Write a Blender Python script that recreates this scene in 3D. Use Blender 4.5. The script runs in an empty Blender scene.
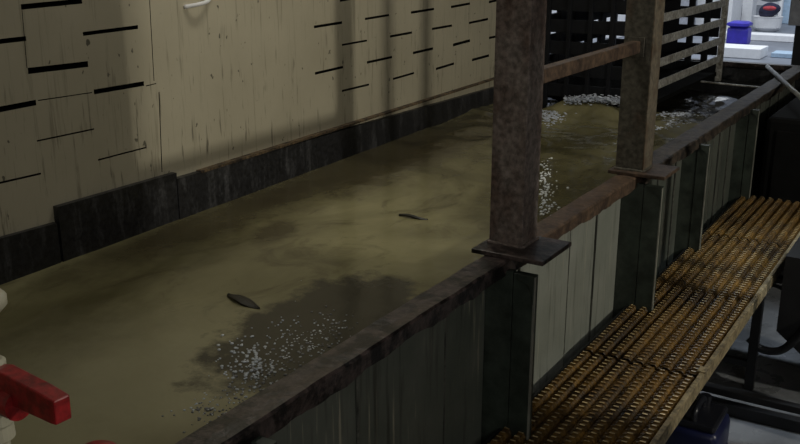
import bpy, bmesh, math, random
from mathutils import Vector, noise
import numpy as np
random.seed(7)
C = bpy.context.scene.collection
sc = bpy.context.scene
# ------------------------------------------------------------------ frame of the place
# Surveyed in units of the camera's height over the tank rim (y along the tank,
# x away from the wall); real metres = S * unit, floor at z = 0.
S = 1.25; FZ = -2.2
F = 940.0
_Y = np.array([610., 287., F]); _Y /= np.linalg.norm(_Y)
_t = math.atan2(287., F)
_Z = np.array([0., math.cos(_t), -math.sin(_t)])
_X = -np.cross(_Y, _Z)
RR = np.array([_X, _Y, _Z])
def ray(x, y): return RR @ np.array([x-400., 222.-y, F])
def onz(x, y, z): d = ray(x, y); return d*(z/d[2])
def onx(x, y, X0): d = ray(x, y); return d*(X0/d[0])
def ony(x, y, Y0): d = ray(x, y); return d*(Y0/d[1])
def wall_x(y): return -2.79-0.046*(y-2.0)
def onwall(px, py):
    d = ray(px, py); k = (-2.79+0.092)/(d[0]+0.046*d[1]); return d*k
def W(p): return Vector((p[0]*S, p[1]*S, (p[2]-FZ)*S))

# ------------------------------------------------------------------ materials
def newmat(name):
    m = bpy.data.materials.new(name); m.use_nodes = True
    nt = m.node_tree; b = nt.nodes['Principled BSDF']; return m, nt, b
def N(nt, t, **k):
    n = nt.nodes.new(t)
    for a, v in k.items():
        if a in n.inputs.keys() if hasattr(n.inputs, 'keys') else False: n.inputs[a].default_value = v
        else: setattr(n, a, v)
    return n
def ramp(nt, src, stops):
    r = nt.nodes.new('ShaderNodeValToRGB'); e = r.color_ramp.elements
    while len(e) < len(stops): e.new(0.5)
    for el, (p, c) in zip(e, stops):
        el.position = p; el.color = (c[0], c[1], c[2], 1) if hasattr(c, '__len__') else (c, c, c, 1)
    nt.links.new(src, r.inputs[0]); return r.outputs[0]
def noise_tex(nt, scale, detail=6, rough=0.6, stretch=None, dist=0.0):
    tc = nt.nodes.new('ShaderNodeNewGeometry'); mp = nt.nodes.new('ShaderNodeMapping')
    if stretch: mp.inputs['Scale'].default_value = stretch
    nt.links.new(tc.outputs['Position'], mp.inputs['Vector'])
    n = nt.nodes.new('ShaderNodeTexNoise'); n.inputs['Scale'].default_value = scale
    n.inputs['Detail'].default_value = detail; n.inputs['Roughness'].default_value = rough
    n.inputs['Distortion'].default_value = dist
    nt.links.new(mp.outputs[0], n.inputs['Vector']); return n.outputs['Fac']
def mix(nt, fac, a, b):
    m = nt.nodes.new('ShaderNodeMix'); m.data_type = 'RGBA'
    if hasattr(fac, 'node'): nt.links.new(fac, m.inputs[0])
    else: m.inputs[0].default_value = fac
    for s, v in ((6, a), (7, b)):
        if hasattr(v, 'node'): nt.links.new(v, m.inputs[s])
        else: m.inputs[s].default_value = (v[0], v[1], v[2], 1)
    return m.outputs[2]
def bump(nt, b, h, st=0.3, d=0.01):
    n = nt.nodes.new('ShaderNodeBump'); n.inputs['Strength'].default_value = st; n.inputs['Distance'].default_value = d
    nt.links.new(h, n.inputs['Height']); nt.links.new(n.outputs[0], b.inputs['Normal'])
def simple(name, col, rough=0.6, metal=0.0, var=0.35, scale=8, spec=0.5):
    m, nt, b = newmat(name)
    f = noise_tex(nt, scale)
    lo = [c*(1-var) for c in col]; hi = [min(1, c*(1+var)) for c in col]
    c = ramp(nt, f, [(0.3, lo), (0.7, hi)])
    nt.links.new(c, b.inputs['Base Color'])
    b.inputs['Roughness'].default_value = rough; b.inputs['Metallic'].default_value = metal
    b.inputs['Specular IOR Level'].default_value = spec
    return m
def worn(name, base, rust, lo=0.45, hi=0.62, scale=7, rough=0.55, stretch=None, bs=0.4, fine=40):
    m, nt, b = newmat(name)
    f = noise_tex(nt, scale, 8, 0.7, stretch); g = noise_tex(nt, fine, 4, 0.6)
    fac = ramp(nt, f, [(lo, 0.0), (hi, 1.0)])
    c = mix(nt, fac, base, rust)
    dk = ramp(nt, g, [(0.35, 0.45), (0.65, 1.15)])
    mm = nt.nodes.new('ShaderNodeMix'); mm.data_type = 'RGBA'; mm.blend_type = 'MULTIPLY'; mm.inputs[0].default_value = 1
    nt.links.new(c, mm.inputs[6]); nt.links.new(dk, mm.inputs[7])
    nt.links.new(mm.outputs[2], b.inputs['Base Color'])
    b.inputs['Roughness'].default_value = rough
    bump(nt, b, g, bs, 0.004)
    return m

M = {}
# cream wall: dirt runs downward, flecks of soot
def cream_wall():
    m, nt, b = newmat('cream_paint')
    base = mix(nt, ramp(nt, noise_tex(nt, 1.2, 5, 0.6), [(0.35, 0), (0.7, 1)]), (0.50, 0.455, 0.335), (0.42, 0.38, 0.275))
    runs = ramp(nt, noise_tex(nt, 9, 5, 0.65, (1, 3.2, 0.16)), [(0.58, 0.0), (0.70, 0.42)])
    c = mix(nt, runs, base, (0.10, 0.085, 0.055))
    runs2 = ramp(nt, noise_tex(nt, 30, 3, 0.6, (1, 1.3, 0.13)), [(0.60, 0.0), (0.70, 0.7)])
    low = nt.nodes.new('ShaderNodeNewGeometry'); sp = nt.nodes.new('ShaderNodeSeparateXYZ')
    nt.links.new(low.outputs['Position'], sp.inputs[0])
    zr = nt.nodes.new('ShaderNodeMapRange'); zr.inputs[1].default_value = 2.45; zr.inputs[2].default_value = 1.75
    nt.links.new(sp.outputs['Z'], zr.inputs[0])
    mu = nt.nodes.new('ShaderNodeMath'); mu.operation = 'MULTIPLY'
    nt.links.new(runs2, mu.inputs[0]); nt.links.new(zr.outputs[0], mu.inputs[1])
    c = mix(nt, mu.outputs[0], c, (0.045, 0.038, 0.028))
    fl = ramp(nt, noise_tex(nt, 26, 2, 0.5, (1, 1, 0.7)), [(0.71, 0.0), (0.74, 0.8)])
    c = mix(nt, fl, c, (0.05, 0.045, 0.035))
    nt.links.new(c, b.inputs['Base Color']); b.inputs['Roughness'].default_value = 0.42
    return m
M['cream'] = cream_wall()
M['slot'] = simple('slot_dark', (0.006, 0.006, 0.005), 0.9, spec=0.1)
M['soot'] = simple('soot', (0.012, 0.011, 0.009), 0.95, spec=0.1)
M['band'] = worn('black_rubber_plate', (0.022, 0.022, 0.024), (0.15, 0.15, 0.155), 0.5, 0.85, 4, 0.4, (1, 2.5, 0.6))
M['rustline'] = worn('rust_line', (0.17, 0.115, 0.06), (0.03, 0.02, 0.012), 0.45, 0.6, 9, 0.8)
M['post'] = worn('post_paint', (0.33, 0.275, 0.245), (0.15, 0.096, 0.076), 0.44, 0.66, 6, 0.5, (1, 1, .5))
M['post2'] = worn('post_paint_green', (0.105, 0.096, 0.076), (0.085, 0.056, 0.038), 0.5, 0.68, 6, 0.5, (1, 1, .5))
M['rim'] = worn('rim_steel', (0.105, 0.078, 0.072), (0.013, 0.010, 0.010), 0.46, 0.55, 10, 0.34, None, 0.8, 34)
M['farrim'] = worn('far_rim_steel', (0.085, 0.064, 0.046), (0.014, 0.011, 0.010), 0.44, 0.58, 12, 0.6, None, .8, 30)
M['rail'] = worn('rail_rust', (0.12, 0.075, 0.046), (0.04, 0.023, 0.016), 0.42, 0.66, 8, 0.6)
M['stiff'] = worn('green_black_steel', (0.052, 0.068, 0.054), (0.066, 0.078, 0.062), 0.4, 0.7, 5, 0.45, (1, 1, .4), .15, 9)
M['edge2'] = worn('pale_worn_flange', (0.20, 0.17, 0.125), (0.10, 0.06, 0.032), 0.46, 0.62, 5, 0.5)
M['seam'] = worn('weld_seam_steel', (0.20, 0.20, 0.17), (0.05, 0.05, 0.045), 0.45, 0.6, 5, 0.5)
M['edge'] = simple('worn_edge', (0.26, 0.26, 0.22), 0.5)
def panel_mat(name, c0, c1, cl, amt):
    m, nt, b = newmat(name)
    base = mix(nt, ramp(nt, noise_tex(nt, 2.5, 5, 0.6), [(0.35, 0), (0.7, 1)]), c0, c1)
    runs = ramp(nt, noise_tex(nt, 16, 4, 0.6, (1, 2.6, 0.13)), [(0.6, 0.0), (0.70, amt)])
    c = mix(nt, runs, base, cl)
    runs = ramp(nt, noise_tex(nt, 11, 4, 0.6, (1.3, 2.2, 0.17)), [(0.55, 0.0), (0.7, 0.65)])
    c = mix(nt, runs, c, (0.05, 0.048, 0.038))
    nt.links.new(c, b.inputs['Base Color']); b.inputs['Roughness'].default_value = 0.5
    return m
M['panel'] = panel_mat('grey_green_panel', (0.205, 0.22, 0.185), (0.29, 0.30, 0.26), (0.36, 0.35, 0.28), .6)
M['dullpanel'] = panel_mat('dull_green_panel', (0.07, 0.082, 0.068), (0.14, 0.15, 0.125), (0.26, 0.26, 0.21), .6)  # far panels darker: the light's fall-off with distance put into the colour
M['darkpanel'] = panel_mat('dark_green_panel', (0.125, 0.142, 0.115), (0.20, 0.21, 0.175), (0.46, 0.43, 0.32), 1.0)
M['grating'] = worn('amber_grating', (0.22, 0.118, 0.020), (0.045, 0.024, 0.006), 0.42, 0.62, 2.6, 0.5, None, 0.5, 25)
M['tick'] = worn('worn_tread', (0.80, 0.62, 0.32), (0.30, 0.18, 0.07), 0.48, 0.62, 3, 0.3)  # worn tread tops, with bright glints put into the pale colour
M['kerb'] = worn('tan_edge_paint', (0.36, 0.29, 0.165), (0.12, 0.09, 0.05), 0.5, 0.68, 8, 0.6)
M['black'] = simple('black_steel', (0.010, 0.010, 0.011), 0.55)
M['cabinet'] = simple('matt_black_cabinet', (0.006, 0.006, 0.006), 0.8, spec=.15)
M['rubber'] = simple('black_rubber', (0.012, 0.012, 0.013), 0.4)
M['slat'] = worn('galvanised_slat', (0.55, 0.54, 0.50), (0.26, 0.24, 0.20), 0.45, 0.65, 9, 0.5)
M['rack'] = simple('rack_black', (0.010, 0.011, 0.014), 0.6, spec=0.2)
M['pole'] = simple('pole_grey', (0.34, 0.35, 0.34), 0.4)
M['pvc'] = simple('cream_pvc', (0.42, 0.40, 0.30), 0.4, var=.15)
M['red'] = worn('red_plastic', (0.33, 0.016, 0.018), (0.20, 0.010, 0.011), 0.5, 0.75, 9, 0.38, None, 0.15)
M['bluecan'] = simple('navy_plastic', (0.012, 0.016, 0.06), 0.35, scale=5)
M['blackcan'] = simple('black_plastic', (0.012, 0.013, 0.018), 0.35, scale=5)
M['white'] = simple('white_paint', (0.8, 0.8, 0.8), 0.5, var=.06)
M['bin'] = simple('blue_bin_plastic', (0.045, 0.035, 0.42), 0.45, var=.2)
M['ltblue'] = simple('pale_blue_sheet', (0.36, 0.48, 0.60), 0.5, var=.15)
M['navy'] = simple('navy_cloth', (0.02, 0.022, 0.05), 0.9)
M['redcloth'] = simple('red_cloth', (0.42, 0.05, 0.06), 0.8)
M['grey'] = simple('grey_cloth', (0.3, 0.31, 0.34), 0.8)
M['leaf'] = simple('wet_leaf', (0.012, 0.011, 0.009), 0.35)
M['foam'] = simple('white_foam', (0.62, 0.67, 0.78), 0.3, var=.3, scale=30)
def floor_mat():
    m, nt, b = newmat('wet_concrete')
    c = mix(nt, ramp(nt, noise_tex(nt, 1.6, 8, 0.65), [(0.35, 0), (0.68, 1)]), (0.10, 0.105, 0.11), (0.30, 0.31, 0.33))
    nt.links.new(c, b.inputs['Base Color'])
    nt.links.new(ramp(nt, noise_tex(nt, 2.3, 5, 0.6), [(0.4, 0.12), (0.62, 0.6)]), b.inputs['Roughness'])
    return m
M['floor'] = floor_mat()
M['yard'] = simple('pale_yard_concrete', (0.17, 0.185, 0.215), 0.5, var=.3, scale=.8)
M['concrete'] = simple('bare_concrete', (0.16, 0.155, 0.14), 0.8, scale=2)
M['ceil'] = simple('dark_roof_sheet', (0.05, 0.05, 0.05), 0.7)
def bubble_mat():
    m, nt, b = newmat('bubble_film')
    b.inputs['Base Color'].default_value = (0.30, 0.30, 0.30, 1); b.inputs['Roughness'].default_value = 0.06
    b.inputs['Specular IOR Level'].default_value = 0.9
    return m
M['bubble'] = bubble_mat(); M['sparkle'] = simple('bright_froth', (0.80, 0.86, 0.95), 0.12, var=.2)  # froth white also carries the bubble glints, put into its colour
def water_mat():
    m, nt, b = newmat('murky_water')
    big = ramp(nt, noise_tex(nt, 0.9, 5, 0.55, (1.0, 0.75, 1), 0.6), [(0.36, 0), (0.66, 1)])
    c = mix(nt, big, (0.112, 0.100, 0.048), (0.34, 0.312, 0.165))
    str_ = ramp(nt, noise_tex(nt, 3.0, 7, 0.68, (1.4, 0.8, 1), 1.2), [(0.52, 0.0), (0.72, 0.75)])
    c = mix(nt, str_, c, (0.072, 0.058, 0.030))
    # pale patch, scum raft, brown scum; dark wall-foot and rack patches paint shade and reflection
    def patch(cx, cy, rx, ry, rot, lo, hi, sc_, col, c, amt):
        g = nt.nodes.new('ShaderNodeNewGeometry'); mp = nt.nodes.new('ShaderNodeMapping'); mp.vector_type = 'TEXTURE'
        mp.inputs['Location'].default_value = (cx*S, cy*S, 0); mp.inputs['Rotation'].default_value = (0, 0, rot)
        mp.inputs['Scale'].default_value = (rx*S, ry*S, 1000)
        nt.links.new(g.outputs['Position'], mp.inputs[0])
        ln = nt.nodes.new('ShaderNodeVectorMath'); ln.operation = 'LENGTH'; nt.links.new(mp.outputs[0], ln.inputs[0])
        nz = noise_tex(nt, sc_, 7, 0.7)
        ad = nt.nodes.new('ShaderNodeMath'); ad.operation = 'MULTIPLY_ADD'
        nt.links.new(nz, ad.inputs[0]); ad.inputs[1].default_value = 1.1; nt.links.new(ln.outputs['Value'], ad.inputs[2])
        return mix(nt, ramp2(ad.outputs[0], lo, hi, amt), c, col)
    def ramp2(src, lo, hi, amt):
        mr = nt.nodes.new('ShaderNodeMapRange'); mr.inputs[1].default_value = hi; mr.inputs[2].default_value = lo
        mr.inputs[3].default_value = 0; mr.inputs[4].default_value = amt
        nt.links.new(src, mr.inputs[0]); return mr.outputs[0]
    p = onz(150, 385, -1.15); c = patch(p[0], p[1], 0.42, 0.50, 0.3, 0.9, 2.0, 2.2, (0.40, 0.37, 0.23), c, 0.8)
    p = onz(318, 326, -1.15); q = onz(275, 232, -1.15)
    c = patch(p[0]+.0, p[1], 0.30, 0.62, 0.10, 1.22, 1.42, 5, (0.046, 0.042, 0.032), c, 0.92)
    c = patch(q[0], q[1], 0.10, 0.22, 0.4, 1.1, 1.6, 7, (0.05, 0.038, 0.018), c, 0.7)
    p = onz(215, 226, -1.15)
    c = patch(p[0]-.05, p[1], 0.17, 0.9, 0.05, 1.1, 1.75, 5, (0.055, 0.044, 0.022), c, 0.75)  # dark gradient of shade and reflection painted along the wall foot
    p = onz(330, 178, -1.15)
    c = patch(p[0], p[1]+.9, 0.34, 1.9, 0.03, 1.15, 1.6, 4, (0.060, 0.048, 0.026), c, 0.8)  # shade over the water by the wall, put into its colour
    p = onz(300, 300, -1.15)
    c = patch(-1.75, 7.4, 0.75, 1.35, 0.0, 1.35, 1.6, 5, (0.006, 0.006, 0.006), c, 0.97)  # dark reflection and shade round the rack, painted into the water
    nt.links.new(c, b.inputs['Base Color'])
    b.inputs['Roughness'].default_value = 0.11; b.inputs['IOR'].default_value = 1.33
    bump(nt, b, noise_tex(nt, 14, 3, 0.5), 0.10, 0.02)
    return m
M['water'] = water_mat()
def glow_pane(name, col, st):
    m, nt, b = newmat(name)
    b.inputs['Base Color'].default_value = (0.8, 0.8, 0.8, 1)
    b.inputs['Emission Color'].default_value = (*col, 1); b.inputs['Emission Strength'].default_value = st
    return m

# ------------------------------------------------------------------ mesh helpers (all coordinates in survey units)
def box(bm, x0, x1, y0, y1, z0, z1, bev=0.0):
    r = bmesh.ops.create_cube(bm, size=1)['verts']
    for v in r:
        v.co = Vector(((x0+x1)/2+v.co.x*(x1-x0), (y0+y1)/2+v.co.y*(y1-y0), (z0+z1)/2+v.co.z*(z1-z0)))
    if bev:
        es = list({e for v in r for e in v.link_edges})
        bmesh.ops.bevel(bm, geom=es, offset=bev, segments=2, affect='EDGES', profile=0.5)
def basis(d):
    d = d.normalized(); u = Vector((0, 0, 1)) if abs(d.z) < .9 else Vector((1, 0, 0))
    a = d.cross(u).normalized(); return a, a.cross(d).normalized()
def bar(bm, p, q, w, h, bev=0.0):
    p = Vector(p); q = Vector(q); a, u = basis(q-p)
    vs = []
    for c in (p, q):
        for s, t in ((-1, -1), (1, -1), (1, 1), (-1, 1)): vs.append(bm.verts.new(c+a*(s*w/2)+u*(t*h/2)))
    fs = [(3, 2, 1, 0), (4, 5, 6, 7)]+[(i, (i+1) % 4, 4+(i+1) % 4, 4+i) for i in range(4)]
    fc = [bm.faces.new([vs[i] for i in f]) for f in fs]
    if bev: bmesh.ops.bevel(bm, geom=list({e for f in fc for e in f.edges}), offset=bev, segments=2, affect='EDGES', profile=.5)
def tube(bm, pts, rad, n=14, cap=True):
    pts = [Vector(p) for p in pts]; rings = []; prev = None
    for i, p in enumerate(pts):
        d = (pts[min(i+1, len(pts)-1)]-pts[max(i-1, 0)])
        if prev is None: a, u = basis(d)
        else:
            a = prev-d.normalized()*prev.dot(d.normalized()); a.normalize(); u = a.cross(d.normalized())
        prev = a; r = rad[i] if hasattr(rad, '__len__') else rad
        rings.append([bm.verts.new(p+(a*math.cos(2*math.pi*k/n)+u*math.sin(2*math.pi*k/n))*r) for k in range(n)])
    for A, B in zip(rings, rings[1:]):
        for k in range(n): bm.faces.new((A[k], A[(k+1) % n], B[(k+1) % n], B[k]))
    if cap: bm.faces.new(rings[0][::-1]); bm.faces.new(rings[-1])
def curve(pts, n=8):
    pts = [Vector(p) for p in pts]; out = []
    P = [2*pts[0]-pts[1]]+pts+[2*pts[-1]-pts[-2]]
    for i in range(1, len(P)-2):
        for k in range(n):
            t = k/n; a, b, c, d = P[i-1:i+3]
            out.append(.5*((2*b)+(c-a)*t+(2*a-5*b+4*c-d)*t*t+(3*b-a-3*c+d)*t**3))
    out.append(pts[-1]); return out
def prism(bm, poly, off):
    a = [bm.verts.new(Vector(p)) for p in poly]; b = [bm.verts.new(Vector(p)+Vector(off)) for p in poly]
    bm.faces.new(a); bm.faces.new(b[::-1]); n = len(a)
    for i in range(n): bm.faces.new((a[i], b[i], b[(i+1) % n], a[(i+1) % n]))
def ball(bm, c, r, sub=2, sz=(1, 1, 1)):
    for v in bmesh.ops.create_icosphere(bm, subdivisions=sub, radius=r)['verts']:
        v.co = Vector((v.co.x*sz[0], v.co.y*sz[1], v.co.z*sz[2]))+Vector(c)
def obj(name, bm, m, parent=None, smooth=False, mats=None):
    bmesh.ops.recalc_face_normals(bm, faces=bm.faces[:])
    for v in bm.verts: v.co = W(v.co)
    if parent is None:
        lo = [min(v.co[i] for v in bm.verts) for i in range(3)]; hi = [max(v.co[i] for v in bm.verts) for i in range(3)]
        org = Vector(((lo[0]+hi[0])/2, (lo[1]+hi[1])/2, lo[2]))
    else:
        org = Vector(parent['_o'])
    for v in bm.verts: v.co -= org
    me = bpy.data.meshes.new(name); bm.to_mesh(me); bm.free()
    for x in (mats or [m]): me.materials.append(x)
    if smooth:
        for p in me.polygons: p.use_smooth = True
    o = bpy.data.objects.new(name, me); C.objects.link(o)
    if parent is None: o.location = org
    else: o.parent = parent
    o['_o'] = tuple(org)
    return o
def tag(o, label=None, cat=None, group=None, kind=None):
    if label: o['label'] = label
    if cat: o['category'] = cat
    if group: o['group'] = group
    if kind: o['kind'] = kind
    return o
def thing(name, loc, label, cat, group=None):
    o = bpy.data.objects.new(name, None); C.objects.link(o); o.location = W(loc); o['_o'] = tuple(o.location)
    o.empty_display_size = .1
    return tag(o, label, cat, group)
def one(f, *a, **k): bm = bmesh.new(); f(bm, *a, **k); return bm
def struct(name, bm, m, **k): return tag(obj(name, bm, m, **k), kind='structure')

ZW = -1.15                       # water level
# ------------------------------------------------------------------ the room
struct('floor', one(box, -7, 3.2, -2.2, 9.2, FZ-.12, FZ), M['floor'])
struct('yard_floor', one(box, -16, 8, 9.2, 40, FZ-.12, FZ-.005), M['yard'])
struct('ceiling', one(box, -7, 3.3, -2.3, 9.2, 1.75, 1.83), M['ceil'])
# right wall with an assumed opening for the key light; wall behind
wy0, wy1, wz0, wz1 = 3.3, 4.1, 0.6, 1.3
bm = bmesh.new()
for a in ((-2.2, wy0, FZ, 1.75), (wy1, 9.2, FZ, 1.75), (wy0, wy1, FZ, wz0), (wy0, wy1, wz1, 1.75)):
    box(bm, 3.2, 3.3, *a)
struct('wall_right', bm, M['concrete'])
struct('wall_behind', one(box, -7, 3.3, -2.3, -2.2, FZ, 1.75), M['concrete'])
# far wall above head height, with the big opening to the yard under it
struct('wall_far', one(box, -3.3, 3.3, 9.2, 9.3, 0.55, 1.75), M['concrete'])
struct('wall_far_side', one(box, -0.9, 3.3, 9.2, 9.3, FZ, 0.55), M['black'])

# cream wall with its real slots and panel grooves
SL = [(21, 7, 82, 1, .018), (-40, 46, 26, 38.5, .016), (83, 34, 138, 27, .014), (28, 71, 88, 64, .021), (-40, 117, 36, 102.5, .019),
      (94, 92, 144, 83.5, .018), (37, 141, 94, 129, .0055), (-40, 192, 41, 173.5, .007), (98, 160, 146, 147.5, .006),
      (314, 27, 342, 22.5, .013), (365, 19, 389, 15, .012), (342, 45, 367, 40.5, .010), (411, 12.5, 434, 9, .014), (390, 36.5, 412, 32.5, .013),
      (451, 7, 470, 3.5, .015), (315, 73.5, 343, 67, .013), (367, 62.5, 392, 57, .013), (432, 29, 452, 25.5, .014), (413, 53, 433, 48.5, .015),
      (469, 23, 488, 19, .015), (342, 91, 369, 84.5, .011), (393, 79, 414, 73, .012), (453, 45, 470, 40.5, .018), (436, 69, 454, 63.5, .015),
      (472, 60, 489, 55.5, .017), (489, 2, 510, -3, .016), (489, 38, 512, 33, .016), (340, 0.5, 355, -2, .013)]
def wallbox(bm, y0, y1, z0, z1, d0, d1, bev=0):
    prism(bm, [(wall_x(y0)+d0, y0, z0), (wall_x(y1)+d0, y1, z0), (wall_x(y1)+d0, y1, z1), (wall_x(y0)+d0, y0, z1)], (d1-d0, 0, 0))
cut = bmesh.new()
for px0, py0, px1, py1, h in SL:
    a = onwall(px0, py0); b = onwall(px1, py1); z = (a[2]+b[2])/2
    prism(cut, [(wall_x(a[1])-.05, a[1], a[2]-h/2), (wall_x(b[1])-.05, b[1], b[2]-h/2), (wall_x(b[1])-.05, b[1], b[2]+h/2), (wall_x(a[1])-.05, a[1], a[2]+h/2)], (.1, 0, 0))
def groove(p, q, w=.004):
    a = onwall(*p); b = onwall(*q)
    if abs(a[2]-b[2]) > abs(a[1]-b[1]):
        prism(cut, [(wall_x(a[1])-.012, a[1]-w/2, a[2]), (wall_x(a[1])-.012, a[1]+w/2, a[2]), (wall_x(b[1])-.012, b[1]+w/2, b[2]), (wall_x(b[1])-.012, b[1]-w/2, b[2])], (.06, 0, 0))
    else:
        prism(cut, [(wall_x(a[1])-.012, a[1], a[2]-w/2), (wall_x(b[1])-.012, b[1], b[2]-w/2), (wall_x(b[1])-.012, b[1], b[2]+w/2), (wall_x(a[1])-.012, a[1], a[2]+w/2)], (.06, 0, 0))
groove((149, -10), (154, 81)); groove((159, 92), (162, 172), .005)
groove((146, 86), (156, 83.5), .004)
groove((22, 10), (27, 68), .003)
groove((38, 100.5), (92, 92.5), .0035)
bmesh.ops.recalc_face_normals(cut, faces=cut.faces[:])
for v in cut.verts: v.co = W(v.co)
me = bpy.data.meshes.new('slots'); cut.to_mesh(me); cut.free(); me.materials.append(M['slot'])  # near-black slot faces: the shade inside is put into their colour
co = bpy.data.objects.new('slots', me); C.objects.link(co)
bm = bmesh.new(); wallbox(bm, -2.2, 7.15, FZ, 1.75, -.12, 0)
wl = struct('wall_left', bm, M['cream'])
md = wl.modifiers.new('cut', 'BOOLEAN'); md.object = co; md.operation = 'DIFFERENCE'; md.solver = 'EXACT'; md.use_self = True
md.material_mode = 'TRANSFER'
dg = bpy.context.evaluated_depsgraph_get()
nm = bpy.data.meshes.new_from_object(wl.evaluated_get(dg)); wl.modifiers.clear(); wl.data = nm
bpy.data.objects.remove(co)
# black skirting plate along the foot of the wall, with its step
def wp(px, py, d): 
    p = onwall(px, py); return (p[0]+d, p[1], p[2])
bm = bmesh.new()
zb = ZW-.12
def zz(px, py): return onwall(px, py)
def plate(bm, tops, d0, d1):
    pts = [onwall(*t) for t in tops]
    poly = [(wall_x(p[1])+d0, p[1], p[2]) for p in pts]
    poly += [(wall_x(pts[-1][1])+d0, pts[-1][1], zb), (wall_x(pts[0][1])+d0, pts[0][1], zb)]
    prism(bm, poly, (d1-d0, 0, 0))
plate(bm, [(-60, 253), (53, 222)], 0, .022)
plate(bm, [(53, 206), (172, 172)], 0, .026)
struct('baseboard_left', bm, M['band'])
bm = bmesh.new(); plate(bm, [(172, 178), (330, 132), (560, 68)], 0, .03)
struct('baseboard_left_far', bm, M['band'])
bm = bmesh.new()
a = onwall(196, 171.5); b = onwall(560, 68)
wallbox(bm, a[1], b[1], a[2]-.004, a[2]+.006, .0, .032)
struct('trim_1', bm, M['rustline'])
# curved white sliver high on the wall
t = [onwall(184, 7), onwall(193, 4), onwall(202, 1), onwall(212, -5)]
pp = [(wall_x(p[1])+d, p[1], p[2]) for p, d in zip(t, (.0, .03, .03, .0))]
tag(obj('pull_handle', one(tube, curve(pp, 6), .0085, 10), M['white'], smooth=True), 'small white curved pull handle on the cream wall at its top edge', 'handle')  # curved white sliver, perhaps no handle

# ------------------------------------------------------------------ the tank
RI, RO, WX = -1.297, -1.212, -1.278     # rim inner / outer edge, face of side panels
TY0, TY1 = 0.15, 8.08
tank = thing('wash_tank', (-1.28, 4.0, FZ), 'long steel wash tank full of murky brown water beside the amber walkway', 'tank')
stiff = [(1.35, -1.165), (2.60, -1.112), (3.905, -1.10), (4.86, -1.145), (6.06, -1.15)]
# side panels between stiffeners
ys = [TY0]+[v for a, _ in stiff for v in (a, a+.03)]+[TY1]
rp = random.Random(3)
for a, b in zip(ys[0::2], ys[1::2]):
    n = max(1, round((b-a)/(.36 if a < 3.9 else .15))); w = [rp.uniform(.6, 1.4) for _ in range(n)]; t = sum(w); e = [a]
    for q in w: e.append(e[-1]+q*(b-a)/t)
    bm = bmesh.new(); box(bm, WX-.02, WX-.012, a, b, FZ, -1.03)
    for k in range(n):
        box(bm, WX-.014, WX-(0 if k % 2 else .006), e[k]+.001, e[k+1]-.001, FZ, -1.03)
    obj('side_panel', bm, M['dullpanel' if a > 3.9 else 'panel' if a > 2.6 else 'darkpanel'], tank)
    for k in range(1, n):
        bm = bmesh.new(); bar(bm, (WX+.000, e[k], -1.7), (WX+.000, e[k], -1.045), .005, .005)
        obj('weld_seam', bm, M['seam'], tank)
for i, (a, xo) in enumerate(stiff):
    s = thing('stiffener', (WX, a, FZ), None, None); s.parent = tank; s.location = Vector(W((WX, a, FZ)))-tank.location
    xm = WX+(xo-WX)*.55
    bm = bmesh.new(); box(bm, WX-.02, xm-.0015, a+.003, a+.03, FZ, -1.035, .002); obj('web', bm, M['stiff'], s)
    bm = bmesh.new()
    box(bm, xm+.0015, xo, a, a+.03, FZ, -1.036, .002); obj('flange', bm, M['stiff'], s)
    poly = [(xo-.034*(1-math.cos(t*math.pi/8)), a-.006, -1.13+.07*math.sin(t*math.pi/8)) for t in range(0, 5)]
    poly += [(xm+.02, a-.006, -1.052), (xm+.02, a-.006, -1.036), (xo, a-.006, -1.036)]
    bm = bmesh.new(); prism(bm, poly, (0, .007, 0)); obj('gusset', bm, M['stiff'], s)
    bm = bmesh.new(); box(bm, xo-.003, xo+.0015, a-.0015, a+.012, FZ, -1.04); obj('worn_corner', bm, M['edge'], s)
bm = bmesh.new(); box(bm, RI, RI+.012, TY0, TY1, FZ, -1.03); obj('inner_wall', bm, M['band'], tank)
# rim: a rough angle section, top slightly lumpy, lip hanging outside
def lumpy(bm, x0, x1, y0, y1, z0, z1, n):
    R = []
    for i in range(n+1):
        y = y0+(y1-y0)*i/n
        j = lambda k: noise.noise(Vector((k*3.1, y*7, 1.7)))*.006+noise.noise(Vector((k*3.1, y*31, 4.7)))*.0025
        R.append([bm.verts.new((x0, y, z0)), bm.verts.new((x0, y, z1+j(1)*.5)), bm.verts.new(((x0+x1)/2, y, z1+j(2)*.6)), bm.verts.new((x1-.006, y, z1+j(3)*.6)),
                  bm.verts.new((x1+j(4)*.5, y, z1-.006)), bm.verts.new((x1+j(5), y, z0+j(6)*2.2)), bm.verts.new((x1-.02, y, z0))])
    for A, B in zip(R, R[1:]):
        for k in range(7): bm.faces.new((A[k], A[(k+1) % 7], B[(k+1) % 7], B[k]))
    bm.faces.new(R[0][::-1]); bm.faces.new(R[-1])
bm = bmesh.new(); lumpy(bm, RI, RO, TY0, 2.74, -1.052, -1.0, 120); obj('rim', bm, M['rim'], tank)
bm = bmesh.new(); lumpy(bm, RI, RO, 2.74, 4.0, -1.052, -1.0, 70); r2 = obj('rim', bm, M['rail'], tank)
bm = bmesh.new(); lumpy(bm, -1.305, -1.200, 4.0, TY1, -1.052, -1.0, 160); obj('rim', bm, M['farrim'], tank)
bm = bmesh.new(); box(bm, -2.98, RO, TY1-.02, TY1+.06, -1.045, -1.0, .006); obj('end_rim', bm, M['rim'], tank)
bm = bmesh.new(); box(bm, -2.98, RO, TY1, TY1+.02, FZ, -1.04); obj('end_wall', bm, M['band'], tank)
bm = bmesh.new(); box(bm, -2.69, RO, TY0-.02, TY0, FZ, -1.0); obj('end_wall', bm, M['band'], tank)
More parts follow.
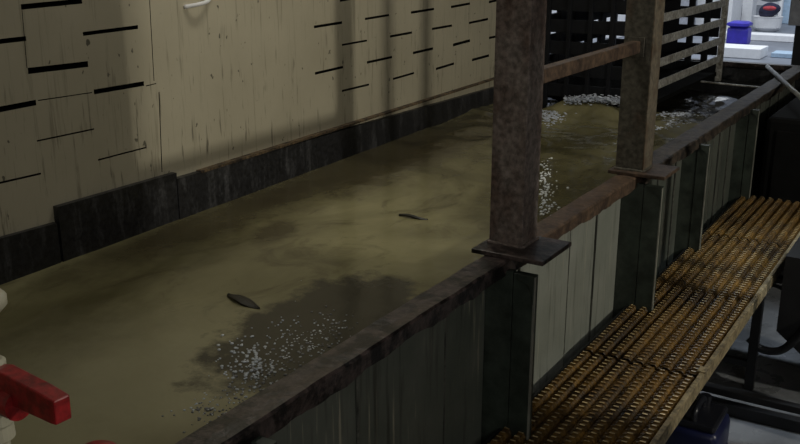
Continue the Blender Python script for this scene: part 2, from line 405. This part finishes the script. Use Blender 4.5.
# divider plate near the far end, wet top edge
p = onz(672, 79, -1.09); q = onz(757, 88, -1.09)
bm = bmesh.new(); bar(bm, (p[0], q[1]+.12, -1.19), (RI, q[1], -1.19), .012, .2); obj('divider_plate', bm, M['band'], tank)
bm = bmesh.new(); bar(bm, (p[0], q[1]+.12, -1.087), (RI, q[1], -1.087), .02, .012, .003)
tag(obj('divider_edge', bm, M['slat'], tank), 'pale wet top edge')
bm = bmesh.new()
prism(bm, [(wall_x(TY0)+.01, TY0, -1.9), (RI, TY0, -1.9), (RI, 7.1, -1.9), (wall_x(7.1)+.01, 7.1, -1.9)], (0, 0, .02)); obj('tank_bottom', bm, M['band'], tank)

# ------------------------------------------------------------------ the water
bm = bmesh.new(); nx, ny = 70, 330; G = []
for j in range(ny+1):
    y = TY0+(TY1-TY0)*j/ny; row = []
    for i in range(nx+1):
        u = i/nx; x = (wall_x(min(y, 7.1))+.01)*(1-u)+(RI+.002)*u
        a = min(1, max(0, (y-4.2)/1.6)); d = math.hypot(x+2.35, (y-6.0)*.8)
        k = a*.022+.03*math.exp(-(d/.45)**2)
        z = ZW+.075*math.exp(-((y-6.02)/.11)**2-((x+2.25)/.26)**4)+k*(noise.noise(Vector((x*4.2, y*3.6, .3)))+.5*noise.noise(Vector((x*9.5, y*8.5, 2.3))))+.0025*noise.noise(Vector((x*6, y*5, 5)))
        row.append(bm.verts.new((x, y, z)))
    G.append(row)
for A, B in zip(G, G[1:]):
    for i in range(nx): bm.faces.new((A[i], A[i+1], B[i+1], B[i]))
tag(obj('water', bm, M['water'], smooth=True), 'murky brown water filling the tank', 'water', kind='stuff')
# bubbles: rafts by the rim; white dots behind the near post paint in reflections
bm = bmesh.new()
def bub(px, py, r):
    p = onz(px, py, ZW)
    if p[0] > RI-.01: return
    ball(bm, (p[0], p[1], ZW+.001), r, 1, (1, 1, .6))
for k in range(230):
    t = random.random(); px = 195+t*150+random.gauss(0, 10); py = 415-t*105+random.gauss(0, 11)+10
    bub(px, py, random.choice((.002, .003, .003, .004, .006))*(1.0))
tag(obj('bubbles', bm, M['bubble'], smooth=True), 'loose raft of small grey bubbles on the water along the near rim', 'bubbles', kind='stuff'); bm = bmesh.new()
for k in range(160): bub(random.gauss(252, 16), random.gauss(362, 12), random.choice((.003, .004, .006)))
for k in range(120): bub(random.gauss(310, 28), random.gauss(340, 16), random.choice((.002, .003, .004)))
for k in range(110):
    t = random.random(); bub(195+t*120+random.gauss(0, 12), 418-t*85+random.gauss(0, 8), random.choice((.0022, .003, .004)))
tag(obj('bubbles', bm, M['sparkle'], smooth=True), 'bright white froth bubbles at the edge of the dark scum by the near rim', 'bubbles', kind='stuff')
bm = bmesh.new()
for k in range(150):
    px = 540+abs(random.gauss(0, 8)); py = random.uniform(158, 216); bub(px, py, random.choice((.003, .005, .008)))
tag(obj('bubbles', bm, M['sparkle'], smooth=True), 'glinting bubbles on the water just right of the near post', 'bubbles', kind='stuff')  # reflections on the water, put in as white dots
# churned white foam round the rack
def foam(spots, label):
    bm = bmesh.new()
    for px, py, sx, sy, n in spots:
        for k in range(3*n):
            x = random.gauss(px, sx); y = random.gauss(py, sy); p = onz(x, y, ZW)
            if p[0] > RI-.03 or p[0] < wall_x(p[1])+.06: continue
            ball(bm, (p[0], p[1], ZW+.010), random.uniform(.002, .008), 1, (1.6, 1.3, .5))
    return tag(obj('foam', bm, M['foam'], smooth=True), label, 'foam', kind='stuff')
bm = bmesh.new()
for k in range(1100):
    px = random.uniform(564, 628); t = (px-592)/30; py = 98.5+3.0*abs(t)+random.gauss(0, 1.9); p = ony(px, py, 5.99+random.uniform(-.05, .05))
    ball(bm, (p[0], p[1], max(p[2], ZW+.006)), random.uniform(.002, .007), 1, (1.8, 1.3, .6))
tag(obj('foam', bm, M['foam'], smooth=True), 'churned white crest of foam on the water in front of the dark rack', 'foam', kind='stuff')
foam([(566, 108, 6, 1.6, 30)], 'low froth at the left foot of the foam crest')
foam([(550, 116, 7, 5, 90)], 'patch of white foam beside the near post')
foam([(675, 116, 14, 1.2, 40), (668, 124, 8, 1.5, 20), (660, 128, 6, 2, 20)], 'thin white foam between second post and far rim')  # glints on the dark water, put in as white flecks
# floating bits
def leafbm(px0, py0, px1, py1, w):
    a = Vector(onz(px0, py0, ZW)); b = Vector(onz(px1, py1, ZW)); d = b-a; s = Vector((-d.y, d.x, 0)).normalized()
    bm = bmesh.new(); top = []; bot = []; n = 12
    for i in range(n+1):
        t = i/n; r = w*math.sin(math.pi*min(1, max(.03, t)))**.7*(1+.25*noise.noise(Vector((t*6, 1, px0))))
        z = ZW+.006+.005*math.sin(t*5)
        top.append((bm.verts.new(a+d*t+s*r+Vector((0, 0, z-ZW))), bm.verts.new(a+d*t+Vector((0, 0, z-ZW+.004))), bm.verts.new(a+d*t-s*r+Vector((0, 0, z-ZW)))))
    for A, B in zip(top, top[1:]):
        for k in range(2): bm.faces.new((A[k], A[k+1], B[k+1], B[k]))
    r = bmesh.ops.extrude_face_region(bm, geom=bm.faces[:])
    for v in [g for g in r['geom'] if isinstance(g, bmesh.types.BMVert)]: v.co.z -= .006
    return bm
tag(obj('leaf', leafbm(228, 296, 260, 309, .021), M['leaf']), 'black sodden leaf floating near the dark scum', 'leaf')
tag(obj('leaf', leafbm(399, 216, 428, 220, .011), M['leaf']), 'thin dark leaf floating mid tank left of near post', 'leaf')

# ------------------------------------------------------------------ posts, rail
def post(y0, y1, x0, x1, m, label, plate):
    t = thing('steel_post', ((x0+x1)/2, (y0+y1)/2, -.99), label, 'post', None)
    bm = bmesh.new(); z0, z1 = -.985, 1.75
    w = .012
    for a in ((x0, x1, y0, y0+w), (x0, x1, y1-w, y1), (x0, x0+w, y0+w, y1-w), (x1-w, x1, y0+w, y1-w)):
        box(bm, *a, z0, z1, .002)
    obj('column', bm, m, t)
    bm = bmesh.new(); bx0, bx1, by0, by1 = plate
    box(bm, bx0, bx1, by0, by1, -1.0, -.984, .003); obj('base_plate', bm, M['rim'] if m is M['post'] else M['rail'], t)
    bm = bmesh.new()
    bar(bm, (x0-.004, y0-.004, -.982), (x1+.004, y0-.004, -.982), .014, .012, .004)
    bar(bm, (x1+.004, y0-.004, -.982), (x1+.004, y1, -.982), .014, .012, .004)
    obj('weld', bm, m, t)
    return t
post(2.705, 2.825, -1.327, -1.207, M['post'], 'near dark brown steel post, large in the middle of the view', (-1.345, -1.09, 2.61, 2.85))
post(3.925, 4.045, -1.320, -1.200, M['post2'], 'second steel post with rusty right edge, beyond the near post', (-1.34, -1.088, 3.885, 4.11))
p2 = bpy.data.objects['steel_post.001']
bm = bmesh.new(); box(bm, -1.1995, -1.194, 3.922, 4.047, -.985, 1.75, .001); tag(obj('worn_flange', bm, M['edge2'], p2), 'pale rust-edged right flange')  # thin plate: the post's lit side put into a paler colour
hr = thing('handrail', (-1.26, 3.4, -.5), 'rusty steel handrail joining the near post to the second post', 'handrail')
bm = bmesh.new(); box(bm, -1.285, -1.245, 2.826, 3.924, -.475, -.425, .003); obj('rail_bar', bm, M['rail'], hr)
bm = bmesh.new(); box(bm, -1.30, -1.23, 2.826, 2.834, -.49, -.41); obj('end_tab', bm, M['post'], hr)
bm = bmesh.new(); box(bm, -1.30, -1.23, 3.916, 3.924, -.49, -.41); obj('end_tab', bm, M['post2'], hr)

# ------------------------------------------------------------------ the slatted rack standing in the tank
K = 1.54; rx1 = -1.85; rx0 = -2.76; ry0, ry1 = 6.15, 7.92
rk = thing('dip_rack', ((rx0+rx1)/2, (ry0+ry1)/2, -1.25), 'tall dark slatted rack standing in the far end of the tank', 'rack')
ztop = 0.35
for x, y, m in ((rx0, ry0, 'slat'), (rx1, ry0, 'rack'), (rx0, ry1, 'rack'), (rx1, ry1, 'slat2')):
    w = .012 if m == 'slat' else .022; m = 'slat' if m == 'slat2' else m
    bm = bmesh.new(); box(bm, x-w, x+w, y-w, y+w, -1.88, ztop, .003); obj('corner_post', bm, M[m], rk)
zs = [-.95-.006+.1465*k for k in range(9)]
for z in zs:
    bm = bmesh.new(); box(bm, rx1+.002, rx1+.014, ry0+.03, ry1-.03, z-.028, z+.028, .003); tag(obj('slat', bm, M['slat'], rk), 'pale galvanised slat')
for z in [-1.05+.1465*k for k in range(10)]:
    bm = bmesh.new(); box(bm, rx0+.03, rx1-.03, ry1-.012, ry1+.012, z-.035, z+.055, .003); obj('back_slat', bm, M['rack'], rk)
    bm = bmesh.new(); box(bm, rx0+.02, rx1-.03, ry0-.008, ry0+.008, z-.03, z+.06, .003); obj('front_slat', bm, M['rack'], rk)
    bm = bmesh.new(); box(bm, rx0-.01, rx0+.01, ry0+.03, ry1-.03, z-.05, z+.06, .003); obj('side_slat', bm, M['rack'], rk)
for k in range(1, 7):
    x = rx0+(rx1-rx0)*k/7
    bm = bmesh.new(); box(bm, x-.024, x+.024, ry1-.02, ry1+.02, -1.2, ztop, .003); obj('upright', bm, M['rack'], rk)
for k in (1, 2, 3, 4, 5):
    x = rx0+(rx1-rx0)*k/6
    bm = bmesh.new(); box(bm, x-.014, x+.014, ry0-.02, ry0+.012, -1.2, ztop, .003); obj('upright', bm, M['rack'], rk)
for k in range(1, 6):
    y = ry0+(ry1-ry0)*k/6
    bm = bmesh.new(); box(bm, rx0-.02, rx0+.02, y-.05, y+.05, -1.2, ztop, .003); obj('upright', bm, M['rack'], rk)
bm = bmesh.new(); box(bm, -2.52, -2.20, ry1-.035, ry1-.022, -1.15, ztop); obj('back_panel', bm, M['rack'], rk)
bm = bmesh.new(); box(bm, rx0+.012, rx1-.012, ry0+.02, ry1-.02, -1.10, -1.07); obj('bottom_tray', bm, M['slot'], rk)

# ------------------------------------------------------------------ walkway
GX0, GX1, GZ = -1.210, -0.750, -1.60
wk = thing('walkway', (-.98, 4, FZ), 'amber anti-slip grating walkway with tan edge running beside the tank', 'walkway')
seams = [1.55, 3.35, 5.19, 6.15]
nr = 9
for y0, y1 in zip(seams, seams[1:]):
    bm = bmesh.new(); y0 += .010; y1 -= .010
    px = .0522; nc = round((y1-y0)/.0315)*2; pc = (y1-y0)/nc
    for i in range(nr):
        x = GX0+.022+i*px; h = .017
        prof = lambda y, dz: [bm.verts.new((x+a_, y, GZ+z_+dz*k_)) for a_, z_, k_ in ((-h, -.03, 0), (-h, -.010, .3), (-h*.55, -.002, 1), (h*.55, -.002, 1), (h, -.010, .3), (h, -.03, 0))]
        prev = None
        for j in range(nc+1):
            for q, dz in (((0, .0),) if j == nc else ((0, .0), (.16, .002), (.28, .0085), (.78, .0085), (.86, .001))):
                if j % 2 and dz > .002: continue
                R = prof(y0+(j+q)*pc*1.0, dz)
                if prev:
                    for k in range(5):
                        f = bm.faces.new((prev[k], prev[k+1], R[k+1], R[k]))
                        if k == 2 and dz == .0085 and q > .4: f.material_index = 1
                prev = R
    box(bm, GX0, GX1, y0, y1, GZ-.022, GZ-.017)
    for j in range(nc//2+1):
        y = y0+.004+j*(y1-y0-.008)/(nc//2)
        box(bm, GX0, GX1, y-.004, y+.004, GZ-.03, GZ-.014)
    obj('grating_panel', bm, M['grating'], wk, mats=[M['grating'], M['tick']])
bm = bmesh.new()
box(bm, GX1+.002, GX1+.022, 1.55, 6.15, GZ-.052, GZ+.008, .003); obj('edge_strip', bm, M['kerb'], wk)
bm = bmesh.new(); box(bm, GX0-.008, GX0, 1.55, 6.15, GZ-.06, GZ-.004); obj('inner_angle', bm, M['black'], wk)
for y in (1.6, 3.2, 4.6, 6.1):
    bm = bmesh.new(); box(bm, GX0, GX1, y-.02, y+.02, GZ-.07, GZ-.031); obj('cross_beam', bm, M['black'], wk)
for y in (1.6, 4.6, 6.1):
    for x in (GX0+.03, GX1-.022):
        bm = bmesh.new(); box(bm, x-.022, x+.022, y-.022, y+.022, FZ, GZ-.07, .003); obj('leg', bm, M['black'], wk)
    bm = bmesh.new(); box(bm, GX0+.05, GX1-.04, y-.015, y+.015, FZ+.12, FZ+.15); obj('brace', bm, M['black'], wk)
# flat chip of dirt on the grating
a = onz(704, 372, GZ)
tag(obj('wood_chip', one(box, a[0]-.02, a[0]+.015, a[1]-.03, a[1]+.02, GZ+.009, GZ+.014, .002), M['kerb']), 'small tan chip lying on the grating near the tan edge', 'chip')

# low steel ground frame under and beside the walkway
gf = thing('ground_rail', (-.6, 4.28, FZ), 'black steel rail crossing the floor beside the walkway leg', 'rail')
bm = bmesh.new(); box(bm, -1.1, 0.1, 4.30, 4.345, FZ+.07, FZ+.105, .003); obj('upper_bar', bm, M['black'], gf)
bm = bmesh.new(); box(bm, -1.1, 0.1, 4.25, 4.30, FZ+.0, FZ+.06, .003); obj('lower_bar', bm, M['black'], gf)
for x in (-1.05, -.3, .05):
    bm = bmesh.new(); box(bm, x-.02, x+.02, 4.30, 4.34, FZ, FZ+.07); obj('foot', bm, M['black'], gf)
# black pump housing on a stand at the right, with its hose
pm = thing('pump_housing', (-.35, 4.75, FZ), 'black chamfered pump housing at the right edge, with a curved hose', 'pump')
bm = bmesh.new()
prism(bm, [(-.68, 4.62, -1.48), (-.10, 4.62, -1.48), (-.10, 4.62, -1.98), (-.54, 4.62, -1.98), (-.68, 4.62, -1.87)], (0, .4, 0))
obj('housing', bm, M['black'], pm)
for x, y in ((-.2, 4.56), (-.2, 4.94), (-.45, 4.94)):
    bm = bmesh.new(); box(bm, x-.02, x+.02, y-.02, y+.02, FZ, -1.98); obj('leg', bm, M['black'], pm)
hs = [(-.80, 4.6, -1.93), (-.75, 4.6, -1.968), (-.70, 4.6, -1.975), (-.64, 4.6, -1.955), (-.58, 4.6, -1.88), (-.54, 4.6, -1.80), (-.50, 4.6, -1.76)]
bm = bmesh.new(); tube(bm, curve(hs, 6), .02, 12); obj('hose', bm, M['rubber'], pm, smooth=True)

# jerrycan on the floor under the walkway edge
jx, jy = -.80, 3.72
jc = thing('jerrycan', (jx, jy, FZ), 'dark blue and black jerrycan on the floor under the walkway edge', 'jerrycan')
bm = bmesh.new(); box(bm, jx-.12, jx+.10, jy-.13, jy+.13, FZ, FZ+.235, .03); obj('body', bm, M['bluecan'], jc, smooth=True)
bm = bmesh.new(); box(bm, jx-.105, jx+.085, jy-.115, jy+.115, FZ+.23, FZ+.262, .012); obj('shoulder', bm, M['blackcan'], jc)
bm = bmesh.new(); tube(bm, curve([(jx-.01, jy-.09, FZ+.255), (jx-.01, jy-.08, FZ+.30), (jx-.01, jy, FZ+.312), (jx-.01, jy+.05, FZ+.30), (jx-.01, jy+.06, FZ+.255)], 5), .014, 10); obj('handle', bm, M['blackcan'], jc, smooth=True)
bm = bmesh.new(); tube(bm, [(jx-.01, jy+.09, FZ+.255), (jx-.01, jy+.09, FZ+.30)], .024, 16); obj('cap', bm, M['blackcan'], jc)

# black cabinet at the end of the walkway
cb = thing('machine_cabinet', (-.75, 6.6, FZ), 'low black machine cabinet at the far end of the walkway', 'cabinet')
bm = bmesh.new(); box(bm, -1.13, -.2, 6.22, 8.0, FZ+.06, -1.10, .03); obj('body', bm, M['cabinet'], cb)
bm = bmesh.new(); box(bm, -1.06, -.26, 6.206, 6.22, -2.0, -1.18, .004); obj('door', bm, M['cabinet'], cb)
bm = bmesh.new(); box(bm, -1.10, -.22, 6.26, 7.97, FZ, FZ+.06); obj('plinth', bm, M['cabinet'], cb)
a = Vector(onz(768, 67, -.982)); e = Vector(onz(803, 99.5, -.982)); d = e-a; e = a+d*1.25
tag(obj('skimmer_pole', one(tube, [a-d*.02, e], .016, 12), M['pole'], smooth=True), 'pale grey pole leaning over the far corner of the tank rim', 'pole')

# ------------------------------------------------------------------ valve at the left edge
vd = 1.0
def atd(px, py, k): 
    r = ray(px, py); return Vector(r*(k/np.linalg.norm(r)))
A = atd(-10, 385, 1.75)
vx, vy = A.x, A.y
bv = thing('ball_valve', (vx, vy, ZW-.1), 'cream plastic ball valve with a red lever on a pipe at the left edge', 'valve')
def zpix(py):   # height on the pipe axis seen at image row py
    lo, hi = -1.6, .4
    for _ in range(40):
        m_ = (lo+hi)/2; c = RR.T @ np.array([vx, vy, m_]); row = 222-F*c[1]/c[2]
        if row > py: lo = m_
        else: hi = m_
    return lo
z0 = ZW-.1; zc = zpix(400)
bm = bmesh.new(); tube(bm, [(vx, vy, z0), (vx, vy, zpix(262))], .020, 20); obj('pipe', bm, M['pvc'], bv, smooth=True)
bm = bmesh.new()
def lathe(bm, prof, n=24):
    tube(bm, [(vx, vy, z) for z, r in prof], [r for z, r in prof], n)
lathe(bm, [(zc-.075, .024), (zc-.07, .030), (zc-.045, .029), (zc-.04, .032), (zc+.04, .032), (zc+.045, .029), (zc+.07, .030), (zc+.075, .024)])
obj('valve_body', bm, M['pvc'], bv, smooth=False)
zu = zpix(302)
bm = bmesh.new(); lathe(bm, [(zu-.016, .02), (zu-.018, .034), (zu-.007, .044), (zu+.007, .044), (zu+.018, .034), (zu+.016, .02)]); obj('union_ring', bm, M['pvc'], bv, smooth=True)
ax = (Vector((0, 0, 0))-Vector((vx, vy, 0))).normalized(); side = Vector((-ax.y, ax.x, 0))
P0 = atd(-6, 379, 1.74); P1 = atd(63, 410, 1.60)
def lever(p0, p1, m, parent, name):
    p0 = Vector(p0); p1 = Vector(p1); d = (p1-p0).normalized(); a, u = basis(d)
    if u.z < 0: u = -u
    bm = bmesh.new(); R = []
    st = [(0.0, .014, .024, 0), (.2, .016, .028, .004), (.45, .016, .026, .003), (.75, .016, .024, .002), (.93, .016, .022, 0), (1, .015, .021, 0)]
    L = (p1-p0).length
    for t, w, h, up in st:
        c = p0+d*L*t+u*up
        R.append([bm.verts.new(c+a*(s*w)+u*(q*h)) for s, q in ((-1, -1), (1, -1), (1, 1), (-1, 1))])
    for X, Y in zip(R, R[1:]):
        for k in range(4): bm.faces.new((X[k], X[(k+1) % 4], Y[(k+1) % 4], Y[k]))
    bm.faces.new(R[0][::-1]); bm.faces.new(R[-1])
    bmesh.ops.bevel(bm, geom=bm.edges[:], offset=.0025, segments=2, affect='EDGES', profile=.5)
    return obj(name, bm, m, parent)
lever(P0, P1, M['red'], bv, 'lever')
bm = bmesh.new(); Hc = atd(17, 404, 1.70); B0 = Vector((vx, vy, Hc.z))
tube(bm, [B0, B0.lerp(Hc, .8)], .019, 18); obj('neck', bm, M['pvc'], bv, smooth=True)
bm = bmesh.new(); tube(bm, [B0.lerp(Hc, .6), B0.lerp(Hc, 1.1)], .027, 24); obj('lever_hub', bm, M['red'], bv)
# second lever lower on the same pipe, only its top in view
v2 = atd(97, 455, 1.66)
b2 = thing('ball_valve', (vx, vy, v2.z-.05), 'red round valve knob just showing at the bottom edge, left of the rim', 'valve')
bm = bmesh.new(); bar(bm, (vx+.03, vy, v2.z-.07), (v2.x, v2.y, v2.z-.07), .022, .022, .003); tube(bm, [(v2.x, v2.y, v2.z-.08), (v2.x, v2.y, v2.z-.03)], .012); obj('stem', bm, M['pvc'], b2)
bm = bmesh.new(); tube(bm, [v2+Vector((0, 0, -.03)), v2+Vector((0, 0, -.01)), v2+Vector((0, 0, .008)), v2+Vector((0, 0, .014))], [.030, .034, .034, .024], 24); obj('knob', bm, M['red'], b2, smooth=True)

# ------------------------------------------------------------------ unseen pillar and pipes added on the camera's side only to shade the wall
struct('pillar', one(box, .80, 1.12, 2.4, 3.217, FZ, 1.75), M['concrete'])

for y in (4.19, 4.46):
    struct('pipe_riser', one(tube, [(-.3, y, FZ), (-.3, y, 1.75)], .035, 16), M['black'], smooth=True)  # added pipes, unseen: they cast soft shadow bands on the wall
# ------------------------------------------------------------------ yard beyond the far end
def g(px, py): return onz(px, py, FZ)
bn = g(735.5, 46)
bt = thing('blue_bin', tuple(bn), 'blue plastic bin with lid standing in the bright yard', 'bin')
def sz(p): return np.linalg.norm(p)/F          # size of one pixel at that distance
s_ = sz(bn); w = 9.5*s_
bm = bmesh.new(); box(bm, bn[0]-w, bn[0]+w, bn[1], bn[1]+2*w, FZ, FZ+17*s_, .06)
obj('bin_body', bm, M['bin'], bt)
bm = bmesh.new(); box(bm, bn[0]-w*1.05, bn[0]+w*1.05, bn[1]-.06, bn[1]+2*w, FZ+17*s_, FZ+22*s_, .08); obj('lid', bm, M['bin'], bt)
def yard(name, m, px0, px1, py_base, py_top, depth, label, cat, bev=.01):
    a = g((px0+px1)/2, py_base); s = sz(a); w = (px1-px0)/2*s
    return tag(obj(name, one(box, a[0]-w, a[0]+w, a[1], a[1]+depth, FZ, FZ+(py_base-py_top)*s*1.02, bev), M[m]), label, cat)
yard('bench', 'white', 716, 794, 40.5, 35, .5, 'long low pale bench in front of the blue bin', 'bench')
yard('white_crate', 'white', 715, 757, 58, 49, .7, 'bright white crate on the ground just past the tank end', 'crate')
yard('plastic_sheet', 'ltblue', 772, 793, 58, 54, .5, 'crumpled pale blue sheet on the ground near the far rim', 'sheet')
yard('white_pillar', 'white', 741, 750, 24, -40, .5, 'wide white pillar behind the blue bin', 'pillar')
yard('thin_post', 'white', 777, 780, 24, -40, .2, 'thin white post left of the pale blue panel', 'post')
yard('pale_panel', 'ltblue', 782, 800, 24, -6, .2, 'pale blue panel standing at the right of the yard', 'panel')
yard('grey_drum', 'grey', 729, 738.5, 24, 9, .6, 'grey drum behind the blue bin, left of the white pillar', 'drum')
yard('white_cupboard', 'white', 692, 728, 31, -36, 1, 'large white cupboard seen through the rack slats', 'cupboard')
yard('white_partition', 'white', 520, 615, 36, -60, .6, 'white partition glimpsed through the left of the rack', 'partition')
yard('grey_partition', 'grey', 620, 686, 33, -60, .6, 'grey partition behind the second post and rack', 'partition')
# white tub with a dark bundle and red cloth
tb = g(763, 32); s_ = sz(tb)
tt = thing('white_tub', tuple(tb), 'round white tub under the dark bundle in the yard', 'tub')
bm = bmesh.new(); c = Vector((tb[0], tb[1]+.4, FZ))
tube(bm, [c, c+Vector((0, 0, 3*s_)), c+Vector((0, 0, 12*s_)), c+Vector((0, 0, 13*s_))], [9*s_, 12*s_, 13*s_, 13.4*s_], 28)
obj('tub', bm, M['white'], tt, smooth=False)
bm = bmesh.new(); ball(bm, c+Vector((1.5*s_, -.1, 19*s_)), 9.5*s_, 3, (1, .8, .72))
for v in bm.verts: v.co += v.normal*.0+Vector((0, 0, 1))*noise.noise(v.co*2.2)*.12
tag(obj('cloth_bundle', bm, M['navy'], smooth=True), 'dark navy cloth bundle heaped on the white tub', 'bundle')
bm = bmesh.new(); d = c+Vector((5*s_, -.62, 22*s_))
ball(bm, d, 6*s_, 2, (1, .35, .36))
tag(obj('red_cloth', bm, M['redcloth'], smooth=True), 'red cloth draped over the front of the dark bundle', 'cloth')
bm = bmesh.new(); ball(bm, c+Vector((-1*s_, .2, 30*s_)), 11*s_, 3, (1.1, .6, .42))
tag(obj('grey_sack', bm, M['grey'], smooth=True), 'pale grey sack lying on top of the dark bundle', 'sack')
# column at the right edge of the opening, and a hanging grey cover on it
cp = onz(797, 70, -1.0)
struct('column', one(box, ony(793, 45, 8.9)[0], -.9, 8.9, 9.19, FZ, 1.75, .01), M['black'])
q = ony(790, 25, 8.85)
tag(obj('hanging_cover', one(box, q[0]-.01, q[0]+.10, 8.80, 8.89, q[2], .6, .01), M['grey']), 'dark grey cover hanging on the column at the right of the opening', 'cover')
struct('yard_wall', one(box, -16, 8, 33, 33.2, FZ, 4), M['white'])

# ------------------------------------------------------------------ light
def area(name, loc, target, sx, sy, power, col):
    l = bpy.data.lights.new(name, 'AREA'); l.shape = 'RECTANGLE'; l.size = sx*S; l.size_y = sy*S; l.energy = power; l.color = col
    o = bpy.data.objects.new(name, l); C.objects.link(o); o.location = W(loc)
    o.rotation_euler = (W(target)-W(loc)).to_track_quat('-Z', 'Y').to_euler(); return o
area('window_daylight', (3.35, 3.68, .97), (-2.9, 3.4, -.7), .16, .16, 118, (1.0, .95, .82))  # assumed lamp, placed where the shadows on the wall point back to
area('yard_daylight', (-4, 17, 7), (-4, 17, -2), 14, 12, 2500, (.90, .95, 1.0))
# unseen glowing panes added high in the far wall for reflections on the water
for k in range(3):
    x = -3.0+k*.75
    struct('window_%d' % (k+1), one(box, x, x+.6, 9.17, 9.195, .75, 1.5), glow_pane('bright_pane', (.85, .93, 1), 4.0))
w = bpy.data.worlds.new('World'); sc.world = w; w.use_nodes = True
w.node_tree.nodes['Background'].inputs[0].default_value = (.70, .80, 1.0, 1); w.node_tree.nodes['Background'].inputs[1].default_value = 0.35
area('ceiling_lamp', (-2.0, 3.4, 1.7), (-2.0, 3.6, -2), .25, 1.2, 27, (1.0, .96, .85))  # unseen overhead light added to brighten the water
area('side_fill', (2.2, -1.2, 1.2), (-1.3, 2.6, -.8), 2.0, 1.2, 42, (1.0, .98, .93))  # unseen light added to lift the dark post fronts
sl = bpy.data.lights.new('floor_spot', 'SPOT'); sl.energy = 330; sl.spot_size = math.radians(32); sl.spot_blend = .5; sl.shadow_soft_size = .15; sl.color = (.8, .9, 1.0)  # unseen spot added to brighten the floor at the right
so = bpy.data.objects.new('floor_spot', sl); C.objects.link(so); so.location = W((.9, 4.9, 1.5)); so.rotation_euler = (W((-.45, 4.9, -2.2))-W((.9, 4.9, 1.5))).to_track_quat('-Z', 'Y').to_euler()

# ------------------------------------------------------------------ camera
cd = bpy.data.cameras.new('camera'); cd.sensor_width = 36; cd.lens = F/800*36; cd.clip_start = .02; cd.clip_end = 300
cam = bpy.data.objects.new('camera', cd); C.objects.link(cam); cam.location = W((0, 0, 0))
from mathutils import Matrix
right = RR @ np.array([1, 0, 0]); up = RR @ np.array([0, 1, 0]); fw = RR @ np.array([0, 0, 1])
mt = Matrix([[right[i], up[i], -fw[i]] for i in range(3)]).to_4x4(); mt.translation = cam.location
cam.matrix_world = mt
sc.camera = cam
sc.view_settings.view_transform = 'Standard'; sc.view_settings.look = 'None'; sc.view_settings.gamma = 1; sc.view_settings.exposure = 0.0
for o in list(C.objects):
    if '_o' in o.keys(): del o['_o']
